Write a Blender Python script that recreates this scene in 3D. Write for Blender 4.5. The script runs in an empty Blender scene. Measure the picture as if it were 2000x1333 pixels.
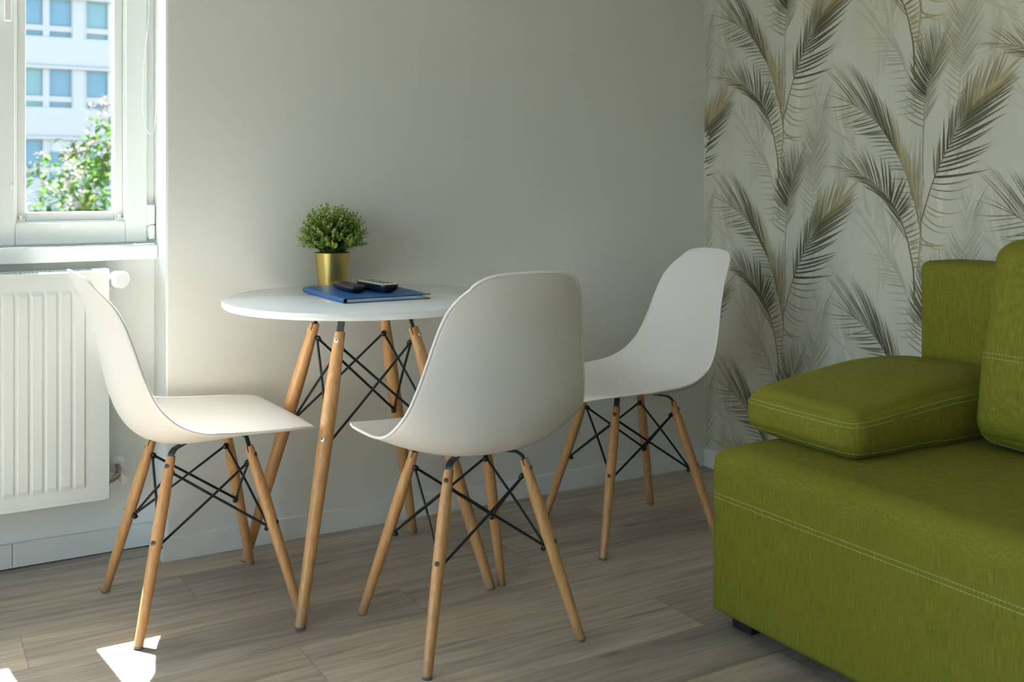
import bpy, bmesh, math, random
from mathutils import Vector, Matrix, noise
R = math.radians
PI = math.pi
scene = bpy.context.scene
col = scene.collection

# ------------------------------------------------------------------ camera, light, exposure
AL = 0.5328                      # heading of the camera from the back wall's normal
cd = bpy.data.cameras.new('camera')
cam = bpy.data.objects.new('camera', cd); col.objects.link(cam)
cam.location = (0, 0, 1.012)
cam.rotation_euler = (PI/2, 0, -AL)
cd.sensor_width = 36; cd.lens = 36.96
cd.shift_y = -(666.5-355.4)/2000
cd.clip_end = 300
cd.dof.use_dof = True; cd.dof.focus_distance = 2.65; cd.dof.aperture_fstop = 4.8
scene.camera = cam

world = bpy.data.worlds.new('sky'); scene.world = world
world.use_nodes = True
wn = world.node_tree.nodes; wl = world.node_tree.links
wn.clear()
wo = wn.new('ShaderNodeOutputWorld'); wb = wn.new('ShaderNodeBackground')
sk = wn.new('ShaderNodeTexSky'); sk.sky_type = 'NISHITA'
sk.sun_disc = False; sk.sun_elevation = R(57); sk.sun_rotation = R(0); sk.altitude = 200
sk.dust_density = 2.0
tn = wn.new('ShaderNodeMix'); tn.data_type = 'RGBA'; tn.blend_type = 'MULTIPLY'; tn.inputs[0].default_value = 1
tn.inputs[7].default_value = (1.0, 1.0, .95, 1)
wl.new(sk.outputs[0], tn.inputs[6]); wl.new(tn.outputs[2], wb.inputs[0]); wl.new(wb.outputs[0], wo.inputs[0])
wb.inputs[1].default_value = 0.42

sd = bpy.data.lights.new('sun', 'SUN'); sun = bpy.data.objects.new('sun', sd); col.objects.link(sun)
sd.energy = 17; sd.angle = R(0.6); sd.color = (1, .97, .93)
sun.rotation_euler = Vector((0.078, -0.648, -1.0)).to_track_quat('-Z', 'Y').to_euler()

scene.view_settings.view_transform = 'Standard'
scene.view_settings.look = 'None'
scene.view_settings.gamma = 1
scene.view_settings.use_curve_mapping = False
scene.view_settings.exposure = 2.0

# ------------------------------------------------------------------ materials
def mat(name, color=(.8, .8, .8), rough=.5, metal=0, **kw):
    m = bpy.data.materials.new(name); m.use_nodes = True
    b = m.node_tree.nodes['Principled BSDF']
    b.inputs['Base Color'].default_value = (*color, 1)
    b.inputs['Roughness'].default_value = rough
    b.inputs['Metallic'].default_value = metal
    for k, v in kw.items():
        b.inputs[k.replace('_', ' ')].default_value = v
    return m
class NT:
    """small node helper"""
    def __init__(s, m):
        s.t = m.node_tree; s.n = s.t.nodes; s.l = s.t.links
        s.b = s.n.get('Principled BSDF')
    def new(s, kind, **kw):
        n = s.n.new(kind)
        for k, v in kw.items(): setattr(n, k, v)
        return n
    def put(s, sock, v):
        if hasattr(v, 'is_output') or hasattr(v, 'links'): s.l.new(v, sock)
        else: sock.default_value = v
    def math(s, op, a, b=0.0, c=0.0, clamp=False):
        n = s.new('ShaderNodeMath', operation=op, use_clamp=clamp)
        s.put(n.inputs[0], a); s.put(n.inputs[1], b); s.put(n.inputs[2], c)
        return n.outputs[0]
    def mix(s, fac, a, b, mode='MIX'):
        n = s.new('ShaderNodeMix', data_type='RGBA', blend_type=mode)
        s.put(n.inputs[0], fac); s.put(n.inputs[6], a); s.put(n.inputs[7], b)
        return n.outputs[2]
    def obj(s):
        return s.new('ShaderNodeTexCoord').outputs['Object']
    def mapping(s, v, scale=(1, 1, 1), rot=(0, 0, 0), loc=(0, 0, 0)):
        n = s.new('ShaderNodeMapping')
        n.inputs['Scale'].default_value = scale; n.inputs['Rotation'].default_value = rot
        n.inputs['Location'].default_value = loc
        s.l.new(v, n.inputs[0]); return n.outputs[0]
    def noise(s, v, scale=5, detail=4, rough=.5, dist=0):
        n = s.new('ShaderNodeTexNoise')
        n.inputs['Scale'].default_value = scale; n.inputs['Detail'].default_value = detail
        n.inputs['Roughness'].default_value = rough; n.inputs['Distortion'].default_value = dist
        s.l.new(v, n.inputs['Vector']); return n.outputs[0]
    def ramp(s, v, stops):
        n = s.new('ShaderNodeValToRGB'); e = n.color_ramp.elements
        while len(e) > 1: e.remove(e[-1])
        e[0].position = stops[0][0]; e[0].color = (*stops[0][1], 1)
        for p, c in stops[1:]:
            x = e.new(p); x.color = (*c, 1)
        s.l.new(v, n.inputs[0]); return n.outputs[0]
    def bump(s, h, strength=.3, dist=.001):
        n = s.new('ShaderNodeBump'); n.inputs['Strength'].default_value = strength
        n.inputs['Distance'].default_value = dist
        s.l.new(h, n.inputs['Height']); s.l.new(n.outputs[0], s.b.inputs['Normal'])
def g(v): return (v, v, v)

def plaster(name, color):
    m = mat(name, color, .75); k = NT(m); o = k.obj()
    n1 = k.noise(o, 1.2, 2); n2 = k.noise(o, 260, 3)
    c = k.mix(n1, (*[x*.96 for x in color], 1), (*[min(1, x*1.03) for x in color], 1))
    k.l.new(c, k.b.inputs['Base Color']); k.bump(n2, .12, .0006)
    return m
M = {}
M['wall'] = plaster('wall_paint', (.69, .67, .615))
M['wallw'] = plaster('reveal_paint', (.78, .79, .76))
M['ceil'] = plaster('ceiling_paint', (.8, .8, .78))
M['base'] = mat('baseboard_white', (.74, .73, .69), .4)
M['pvc'] = mat('window_white', (.80, .83, .81), .28)
M['pvcw'] = mat('sill_white', (.82, .83, .82), .35)
M['radi'] = mat('radiator_enamel', (.78, .80, .77), .32)
M['radid'] = mat('radiator_slot_dark', (.30, .31, .31), .6)
M['shell'] = mat('chair_plastic', (.77, .735, .695), .38, Specular_IOR_Level=.5)
M['top'] = mat('table_lacquer', (.80, .80, .79), .12)
M['black'] = mat('black_steel', (.012, .014, .016), .38, .2)
M['strip'] = mat('dark_steel_strip', (.035, .042, .048), .45, .5)
M['slot'] = mat('slot_dark', (.02, .012, .006), .8)
M['chrome'] = mat('screw_steel', (.55, .53, .50), .3, 1)
M['bronze'] = mat('bolt_dark', (.10, .09, .07), .4, .8)
M['cap'] = mat('foot_rubber', (.16, .14, .12), .7)
M['gold'] = mat('brushed_gold', (.62, .47, .16), .30, 1)
M['bluec'] = mat('blue_folder', (.004, .095, .30), .42)
M['paper'] = mat('paper', (.72, .73, .75), .7)
M['remb'] = mat('remote_black', (.010, .011, .013), .28)
M['remg'] = mat('remote_grey', (.58, .58, .55), .4)
M['rembtn'] = mat('remote_buttons', (.10, .10, .10), .5)
M['redbtn'] = mat('remote_red', (.4, .02, .01), .5)
M['dkfoot'] = mat('sofa_foot_black', (.01, .01, .01), .5)
M['brass'] = mat('valve_brass', (.45, .37, .29), .35, .85)
M['guard'] = mat('corner_metal', (.30, .25, .16), .4, .8)
M['thread'] = mat('stitch_thread', (.50, .52, .24), .6)
M['dthread'] = mat('seam_thread', (.12, .14, .02), .8)
M['cord'] = mat('chain_plastic', (.85, .86, .84), .3)
M['stem'] = mat('plant_stem', (.10, .12, .03), .7)

def wood_leg():
    m = mat('beech_wood', (.6, .3, .1), .38); k = NT(m); o = k.obj()
    v = k.mapping(o, (1, 1, .08))
    n = k.noise(v, 120, 4, .6, .6); n2 = k.noise(k.mapping(o, (1, 1, .35)), 9, 2)
    c = k.ramp(n, [(.30, (.43, .205, .072)), (.5, (.55, .285, .108)), (.72, (.65, .37, .155))])
    c = k.mix(k.math('MULTIPLY', n2, .45), c, (.55, .29, .12, 1))
    v2 = k.new('ShaderNodeTexVoronoi'); v2.inputs['Scale'].default_value = 28
    k.l.new(k.mapping(o, (1.2, 1.2, .7)), v2.inputs['Vector'])
    kn = k.math('LESS_THAN', v2.outputs['Distance'], .05)
    c = k.mix(k.math('MULTIPLY', kn, .55), c, (.18, .075, .02, 1))
    # dull brown, darker towards the foot
    sx = k.new('ShaderNodeSeparateXYZ'); k.l.new(o, sx.inputs[0])
    lo = k.math('MULTIPLY_ADD', sx.outputs[2], -22, 1.1, True)
    c = k.mix(k.math('MULTIPLY', lo, .55), c, (.24, .17, .11, 1))
    k.l.new(c, k.b.inputs['Base Color']); k.bump(n, .05, .0004)
    return m
M['wood'] = wood_leg()

def floor_mat():
    m = mat('grey_laminate', (.3, .27, .2), .42); k = NT(m); o = k.obj()
    s = k.new('ShaderNodeSeparateXYZ'); k.l.new(o, s.inputs[0])
    x, y = s.outputs[0], s.outputs[1]
    PW, PL = .184, 1.22
    yy = k.math('DIVIDE', y, PW); row = k.math('FLOOR', yy); fy = k.math('SUBTRACT', yy, row)
    wr = k.new('ShaderNodeTexWhiteNoise', noise_dimensions='1D'); k.l.new(row, wr.inputs['W'])
    xx = k.math('ADD', k.math('DIVIDE', x, PL), wr.outputs[0])
    cx = k.math('FLOOR', xx); fx = k.math('SUBTRACT', xx, cx)
    cmb = k.new('ShaderNodeCombineXYZ'); k.l.new(cx, cmb.inputs[0]); k.l.new(row, cmb.inputs[1])
    wp = k.new('ShaderNodeTexWhiteNoise', noise_dimensions='2D'); k.l.new(cmb.outputs[0], wp.inputs['Vector'])
    # plank-shifted grain coordinates
    sh = k.new('ShaderNodeVectorMath', operation='MULTIPLY_ADD')
    k.l.new(wp.outputs['Color'], sh.inputs[0]); sh.inputs[1].default_value = (7, 3, 5)
    k.l.new(o, sh.inputs[2])
    gv = sh.outputs[0]
    warp = k.noise(k.mapping(gv, (1.2, 5, 1)), 2.2, 3, .5)
    wv = k.new('ShaderNodeVectorMath', operation='MULTIPLY_ADD')
    k.l.new(warp, wv.inputs[0]); wv.inputs[1].default_value = (0, .045, 0); k.l.new(gv, wv.inputs[2])
    g1 = k.noise(k.mapping(wv.outputs[0], (.9, 16, 1)), 3.2, 6, .62, .3)
    g2 = k.noise(k.mapping(wv.outputs[0], (2.0, 90, 1)), 3.0, 5, .6)
    g3 = k.noise(k.mapping(gv, (.8, 3.2, 1)), 2.0, 3, .5)
    c = k.ramp(g1, [(.22, (.215, .175, .135)), (.40, (.375, .315, .25)), (.54, (.465, .395, .32)), (.76, (.59, .505, .41))])
    c2 = k.ramp(g2, [(.28, (.50, .48, .45)), (.42, (.93, .93, .93)), (.62, (1.08, 1.08, 1.07))])
    c = k.mix(.85, c, c2, 'MULTIPLY')
    c3 = k.ramp(g3, [(.3, (.70, .70, .74)), (.5, (.96, .96, .96)), (.75, (1.16, 1.10, .98))])
    c = k.mix(.9, c, c3, 'MULTIPLY')
    pt = k.ramp(wp.outputs[0], [(0, (.80, .80, .80)), (1, (1.12, 1.10, 1.06))])
    c = k.mix(1, c, pt, 'MULTIPLY')
    # knots and dark splits
    vo = k.new('ShaderNodeTexVoronoi'); vo.inputs['Scale'].default_value = 2.6
    k.l.new(k.mapping(wv.outputs[0], (1.0, 3.0, 1)), vo.inputs['Vector'])
    kn = k.math('MULTIPLY_ADD', vo.outputs['Distance'], -9, 1.0, True)
    c = k.mix(k.math('MULTIPLY', kn, .75), c, (.065, .05, .035, 1))
    sp = k.noise(k.mapping(wv.outputs[0], (1.1, 34, 1), loc=(3, 1, 0)), 2.2, 2, .4)
    spm = k.math('MULTIPLY_ADD', sp, -16, 4.6, True)
    c = k.mix(k.math('MULTIPLY', spm, .6), c, (.075, .06, .042, 1))
    ey = k.math('MINIMUM', fy, k.math('SUBTRACT', 1.0, fy))
    ex = k.math('MINIMUM', fx, k.math('SUBTRACT', 1.0, fx))
    ly = k.math('LESS_THAN', ey, .0065); lx = k.math('LESS_THAN', ex, .0010)
    ln = k.math('MAXIMUM', ly, lx)
    c = k.mix(k.math('MULTIPLY', ln, .38), c, (.05, .042, .03, 1))
    k.l.new(c, k.b.inputs['Base Color'])
    rg = k.math('MULTIPLY_ADD', g2, .25, .32); k.l.new(rg, k.b.inputs['Roughness'])
    h = k.math('SUBTRACT', k.math('MULTIPLY', g2, .4), ln)
    k.bump(h, .25, .0008)
    return m
M['floor'] = floor_mat()

def fabric(up=2):
    m = mat('green_woven_fabric', (.15, .19, .01), .85); k = NT(m); o = k.obj()
    gm = k.new('ShaderNodeTexCoord').outputs['Object']
    st = k.noise(k.mapping(o, (900, 900, 22) if up == 2 else (22, 900, 900)), 1, 2, .6)
    st2 = k.noise(k.mapping(o, (900, 900, 60)), 1, 1, .5)
    we = k.noise(k.mapping(o, (60, 60, 900)), 1, 1, .5)
    big = k.noise(o, 2.2, 2)
    a = k.math('MULTIPLY_ADD', st, .75, k.math('MULTIPLY', we, .25))
    c = k.ramp(a, [(.28, (.092, .088, .001)), (.48, (.155, .147, .002)), (.62, (.225, .21, .006)), (.76, (.40, .37, .04))])
    c = k.mix(k.math('MULTIPLY', big, .3), c, (.155, .152, .002, 1))
    k.l.new(c, k.b.inputs['Base Color'])
    k.b.inputs['Sheen Weight'].default_value = .0
    k.b.inputs['Sheen Roughness'].default_value = .4
    k.b.inputs['Sheen Tint'].default_value = (.6, .7, .2, 1)
    h = k.math('ADD', k.math('MULTIPLY', st, .6), k.math('MULTIPLY', st2, .4))
    k.bump(h, .55, .0012)
    return m
M['fabric'] = fabric(); M['fabric_up'] = fabric(0)

def glass(name):
    m = bpy.data.materials.new(name); m.use_nodes = True; k = NT(m); k.n.clear()
    out = k.new('ShaderNodeOutputMaterial'); mx = k.new('ShaderNodeMixShader')
    tr = k.new('ShaderNodeBsdfTransparent'); gl = k.new('ShaderNodeBsdfGlossy'); lw = k.new('ShaderNodeLayerWeight')
    tr.inputs[0].default_value = (.93, .96, .95, 1); gl.inputs['Roughness'].default_value = .02
    lw.inputs[0].default_value = .5
    f = k.math('MULTIPLY_ADD', k.math('POWER', lw.outputs['Facing'], 5.0), .9, .03, True)
    k.l.new(f, mx.inputs[0]); k.l.new(tr.outputs[0], mx.inputs[1]); k.l.new(gl.outputs[0], mx.inputs[2])
    k.l.new(mx.outputs[0], out.inputs[0]); return m
M['glass'] = glass('window_glass')

def attr_mat(name, attr, rough=.8, bump=None):
    m = mat(name, (.5, .5, .5), rough); k = NT(m)
    a = k.new('ShaderNodeAttribute', attribute_name=attr)
    c = a.outputs['Color']
    o = k.obj()
    if bump:
        n = k.noise(o, 3.0, 4, .6); n2 = k.noise(k.mapping(o, (1, 3, .8)), 2.0, 3, .55)
        f = k.ramp(n, [(.3, (.95, .96, .96)), (.7, (1.05, 1.03, 1.0))])
        f2 = k.ramp(n2, [(.35, (.97, .96, .95)), (.65, (1.04, 1.05, 1.05))])
        c = k.mix(1, k.mix(1, c, f, 'MULTIPLY'), f2, 'MULTIPLY')
        k.bump(k.noise(o, 420, 3), .15, .0006)
    k.l.new(c, k.b.inputs['Base Color'])
    return m
M['wallpaper'] = attr_mat('palm_wallpaper', 'print', .7, True)
M['leaf'] = attr_mat('plant_leaf', 'tint', .5)
M['treeleaf'] = attr_mat('tree_leaf', 'tint', 1.0)
M['treeleaf'].node_tree.nodes['Principled BSDF'].inputs['Specular IOR Level'].default_value = 0

# ------------------------------------------------------------------ mesh helpers
class MB:
    def __init__(s): s.v = []; s.f = []; s.m = []; s.c = []; s.mi = 0; s.usec = False
    def vert(s, p): s.v.append(tuple(p)); return len(s.v)-1
    def face(s, idx, colr=None):
        s.f.append(tuple(idx)); s.m.append(s.mi); s.c.append(colr)
    def box(s, lo, hi):
        x0, y0, z0 = lo; x1, y1, z1 = hi
        b = len(s.v)
        for p in [(x0,y0,z0),(x1,y0,z0),(x1,y1,z0),(x0,y1,z0),(x0,y0,z1),(x1,y0,z1),(x1,y1,z1),(x0,y1,z1)]: s.vert(p)
        for q in [(0,3,2,1),(4,5,6,7),(0,1,5,4),(1,2,6,5),(2,3,7,6),(3,0,4,7)]: s.face([b+i for i in q])
    def obox(s, c, ax, ay, az):
        """box from centre and three half-axis vectors"""
        c, ax, ay, az = map(Vector, (c, ax, ay, az)); b = len(s.v)
        for i, j, k in [(-1,-1,-1),(1,-1,-1),(1,1,-1),(-1,1,-1),(-1,-1,1),(1,-1,1),(1,1,1),(-1,1,1)]:
            s.vert(c+ax*i+ay*j+az*k)
        for q in [(0,3,2,1),(4,5,6,7),(0,1,5,4),(1,2,6,5),(2,3,7,6),(3,0,4,7)]: s.face([b+i for i in q])
    def tube(s, pts, rad, n=10, cap=True):
        """swept circle through pts; rad a number or a list"""
        pts = [Vector(p) for p in pts]; N = len(pts)
        if not hasattr(rad, '__len__'): rad = [rad]*N
        d0 = (pts[1]-pts[0]).normalized()
        u = d0.orthogonal().normalized(); rings = []
        for i, p in enumerate(pts):
            d = (pts[min(i+1, N-1)]-pts[max(i-1, 0)]).normalized()
            u = (u-d*u.dot(d)).normalized(); w = d.cross(u)
            rings.append([s.vert(p+(u*math.cos(2*PI*k/n)+w*math.sin(2*PI*k/n))*rad[i]) for k in range(n)])
        for a, b in zip(rings, rings[1:]):
            for k in range(n): s.face((a[k], a[(k+1) % n], b[(k+1) % n], b[k]))
        if cap:
            s.face(rings[0][::-1]); s.face(rings[-1])
    def lathe(s, prof, n=32, c=(0, 0, 0), cap0=True, cap1=True):
        rings = []
        for r, z in prof:
            rings.append([s.vert((c[0]+r*math.cos(2*PI*k/n), c[1]+r*math.sin(2*PI*k/n), c[2]+z)) for k in range(n)])
        for a, b in zip(rings, rings[1:]):
            for k in range(n): s.face((a[k], a[(k+1) % n], b[(k+1) % n], b[k]))
        if cap0: s.face(rings[0][::-1])
        if cap1: s.face(rings[-1])
    def ribbon(s, pts, wdir, half, thick):
        """flat strip along pts; wdir = width direction"""
        pts = [Vector(p) for p in pts]; w = Vector(wdir).normalized(); rings = []
        for i, p in enumerate(pts):
            d = (pts[min(i+1, len(pts)-1)]-pts[max(i-1, 0)]).normalized()
            nrm = d.cross(w).normalized()*thick
            rings.append([s.vert(p+w*half+nrm), s.vert(p-w*half+nrm), s.vert(p-w*half-nrm), s.vert(p+w*half-nrm)])
        for a, b in zip(rings, rings[1:]):
            for k in range(4): s.face((a[k], a[(k+1) % 4], b[(k+1) % 4], b[k]))
        s.face(rings[0][::-1]); s.face(rings[-1])
    def build(s, name, mats, parent=None, smooth=False, bevel=0, loc=None, sharp=None):
        me = bpy.data.meshes.new(name); me.from_pydata(s.v, [], s.f)
        if not isinstance(mats, (list, tuple)): mats = [mats]
        for m in mats: me.materials.append(m)
        me.polygons.foreach_set('material_index', s.m)
        if any(c is not None for c in s.c):
            a = me.color_attributes.new(s.attr, 'FLOAT_COLOR', 'CORNER')
            i = 0
            for f, c in zip(s.f, s.c):
                for q in range(len(f)):
                    cc = (1, 1, 1) if c is None else (c[q] if isinstance(c[0], tuple) else c)
                    a.data[i].color = (*cc, 1); i += 1
        me.validate(); me.update()
        if s.fixn:
            bm = bmesh.new(); bm.from_mesh(me); bmesh.ops.recalc_face_normals(bm, faces=bm.faces); bm.to_mesh(me); bm.free()
        if smooth: me.polygons.foreach_set('use_smooth', [True]*len(me.polygons))
        if smooth and sharp: me.set_sharp_from_angle(angle=R(sharp))
        o = bpy.data.objects.new(name, me); col.objects.link(o)
        if parent: o.parent = parent
        if loc: o.location = loc
        if bevel:
            b = o.modifiers.new('bevel', 'BEVEL'); b.width = bevel; b.segments = 3; b.limit_method = 'ANGLE'
        return o
    attr = 'tint'; fixn = True

def tag(o, label=None, cat=None, group=None, kind=None):
    if label: o['label'] = label
    if cat: o['category'] = cat
    if group: o['group'] = group
    if kind: o['kind'] = kind
    return o
def empty(name, loc=(0, 0, 0), rz=0):
    o = bpy.data.objects.new(name, None); col.objects.link(o)
    o.location = loc; o.rotation_euler = (0, 0, rz); o.empty_display_size = .1; return o
def copy_tree(o, parent=None):
    c = o.copy(); col.objects.link(c); c.parent = parent
    for ch in list(kids[o.name]) if o.name in kids else []: copy_tree(ch, c)
    return c
def all_kids():
    d = {}
    for o in bpy.data.objects:
        if o.parent: d.setdefault(o.parent.name, []).append(o)
    return d
kids = {}
def catmull(pts, n):
    P = [Vector(p) for p in pts]; P = [P[0]*2-P[1]]+P+[P[-1]*2-P[-2]]; out = []
    segs = len(P)-3
    for i in range(n):
        t = i/(n-1)*segs; k = min(int(t), segs-1); u = t-k
        a, b, c, d = P[k:k+4]
        out.append(.5*((2*b)+(c-a)*u+(2*a-5*b+4*c-d)*u*u+(3*b-a-3*c+d)*u**3))
    return out
def lerp_keys(keys, t):
    if t <= keys[0][0]: return keys[0][1:]
    for a, b in zip(keys, keys[1:]):
        if t <= b[0]:
            u = (t-a[0])/(b[0]-a[0]); return tuple(x+(y-x)*u for x, y in zip(a[1:], b[1:]))
    return keys[-1][1:]
def smooth_keys(keys, t):
    if t <= keys[0][0]: return keys[0][1]
    for i in range(len(keys)-1):
        a, b = keys[i], keys[i+1]
        if t <= b[0]:
            p = keys[i-1] if i else a; q = keys[i+2] if i+2 < len(keys) else b
            h = b[0]-a[0]; u = (t-a[0])/h
            ma = (b[1]-p[1])/(b[0]-p[0])*h; mb = (q[1]-a[1])/(q[0]-a[0])*h
            return (2*u**3-3*u*u+1)*a[1]+(u**3-2*u*u+u)*ma+(-2*u**3+3*u*u)*b[1]+(u**3-u*u)*mb
    return keys[-1][1]
def structure(o): o['kind'] = 'structure'; return o

# ------------------------------------------------------------------ room shell
XL, XR, YF, YB, YN, ZC = -2.6, 2.5, -2.2, 2.887, 3.035, 2.62
XC = .636                       # corner where the window niche begins
m = MB(); m.box((XL-.2, YF-.2, -.12), (XR+.2, YN+.4, 0)); structure(m.build('floor', M['floor']))
m = MB(); m.box((XL-.2, YF-.2, ZC), (XR+.2, YN+.4, ZC+.15)); structure(m.build('ceiling', M['ceil']))
m = MB(); m.box((XC, YB, 0), (XR+.2, YN+.33, ZC)); o = structure(m.build('wall_back', M['wall']))
LY0, LY1, LZ0, LZ1 = -.9, 1.9, .25, 2.35
m = MB(); m.box((XL-.2, YF-.2, 0), (XL, YN+.33, LZ0)); m.box((XL-.2, YF-.2, LZ1), (XL, YN+.33, ZC))
m.box((XL-.2, YF-.2, LZ0), (XL, LY0, LZ1)); m.box((XL-.2, LY1, LZ0), (XL, YN+.33, LZ1)); structure(m.build('wall_left', M['wall']))
m = MB(); m.box((XL, YF-.2, 0), (XR, YF, ZC)); structure(m.build('wall_front', M['wall']))
# niche wall around the window opening: X WX0..XC-.006, Z .845..2.25
WX0, WZ0, WZ1 = -.86, .84, 2.35
m = MB()
m.box((XL, YN, 0), (XC, YN+.33, WZ0-.035))
m.box((XL, YN, WZ0-.035), (WX0, YN+.33, ZC))
m.box((WX0, YN, WZ1), (XC, YN+.33, ZC))
structure(m.build('wall_window', M['wallw']))
m = MB()   # narrow plastered return of the niche, skim on the end of the back wall
m.box((XC-.006, YB+.002, 0), (XC, YN, ZC)); structure(m.build('trim_1', M['wallw']))

# baseboards
def board(name, x0, y0, x1, y1, h=.062, parent=None, joint=None):
    pass
m = MB(); m.box((XC-.018, YB-.013, 0), (XR, YB, .0625)); structure(m.build('baseboard_back', M['base'], bevel=.001))
m = MB(); m.box((XC-.018, YB, 0), (XC-.006, YN, .0625)); structure(m.build('baseboard_return', M['base'], bevel=.0015))
m = MB(); m.box((.2705, YN-.013, .004), (XC-.018, YN, .066)); m.box((-1.4, YN-.013, .004), (.2695, YN, .066))
structure(m.build('baseboard_window', M['base'], bevel=.001))
m = MB(); m.box((XR-.013, YF, 0), (XR, YB-.013, .0625)); structure(m.build('baseboard_right', M['base'], bevel=.0015))

# ------------------------------------------------------------------ wallpaper wall (print is part of its mesh)
rnd = random.Random(4)
BG = (.60, .578, .50)
PAL = {  # (base, tip) colours of the print
 'dark':  ((.080, .072, .040), (.17, .155, .10)),
 'mid':   ((.17, .155, .095), (.28, .26, .185)),
 'olive': ((.17, .145, .070), (.36, .30, .16)),
 'tan':   ((.33, .265, .13), (.46, .40, .26)),
 'grey':  ((.30, .28, .21), (.43, .41, .33)),
 'faint': ((.42, .395, .32), (.50, .485, .405)),
 'brown': ((.36, .31, .235), (.47, .43, .345)),
 'ghost': ((.53, .505, .43), (.575, .553, .475)),
 'light': ((.63, .61, .535), (.61, .59, .51)),
}
def leaflet(out, p, ang, ln, w, curve, pal, order, seg=6):
    """one tapering leaflet, appended as (layer, [points pairs], colours)"""
    c0, c1 = PAL[pal]; w *= {'dark': .52, 'mid': .50, 'olive': .55, 'tan': .72, 'grey': .62}.get(pal, .75); ln *= 1.04
    k = rnd.uniform(-.06, .06); j = rnd.uniform(.88, 1.12)
    a = R(ang); da = R(curve)/seg; st = ln/seg; x, y = p; pts = []
    for i in range(seg+1):
        t = i/seg
        ww = w*(math.sin(PI*min(1, (t*.86+.14)))**.8)*.5*(1 if t < .5 else 1-(t-.5)*.5)
        if i == seg: ww = w*.03
        nx, ny = -math.sin(a), math.cos(a)
        cc = tuple((c0[q]+(c1[q]-c0[q])*min(1, t*1.15+k))*j for q in range(3))
        pts.append(((x+nx*ww, y+ny*ww), (x-nx*ww, y-ny*ww), cc))
        x += math.cos(a)*st; y += math.sin(a)*st; a += da
    out.append((order, pts))
def stemline(out, sp, w0, w1, pal, order):
    c0, c1 = PAL[pal]; pts = []
    for i, p in enumerate(sp):
        q = sp[min(i+1, len(sp)-1)]-sp[max(i-1, 0)]; nrm = Vector((-q.y, q.x, 0)).normalized()
        t = i/(len(sp)-1); w = (w0+(w1-w0)*t)*.5
        pts.append(((p.x+nrm.x*w, p.y+nrm.y*w), (p.x-nrm.x*w, p.y-nrm.y*w), tuple(c0[k]+(c1[k]-c0[k])*t for k in range(3))))
    out.append((order, pts))
def frond(out, spine, sides, order, stem=('olive', .0035, .001)):
    sp = catmull([(a, b, 0) for a, b in spine], 48)
    if stem: stemline(out, sp, stem[1], stem[2], stem[0], order)
    for t0, t1, n, keys, pals in sides:
        for i in range(n):
            t = t0+(t1-t0)*(i+rnd.uniform(-.2, .2))/max(1, n-1); t = min(max(t, 0), 1)
            p = sp[min(47, int(t*47))]; q = sp[min(47, int(t*47)+1)]; fr = t*47-int(t*47); p = p.lerp(q, fr)
            ang, ln, w, cv = lerp_keys(keys, t)
            pal = [x[1] for x in pals if t >= x[0]][-1]
            if rnd.random() < .12 and pal in ('dark', 'mid'): pal = {'dark': 'mid', 'mid': 'olive'}[pal]
            leaflet(out, (p.x, p.y), ang+rnd.uniform(-3, 3), ln*rnd.uniform(.86, 1.08), w*rnd.uniform(.75, 1.2), cv+rnd.uniform(-6, 6), pal, order+rnd.random()*.3)
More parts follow.
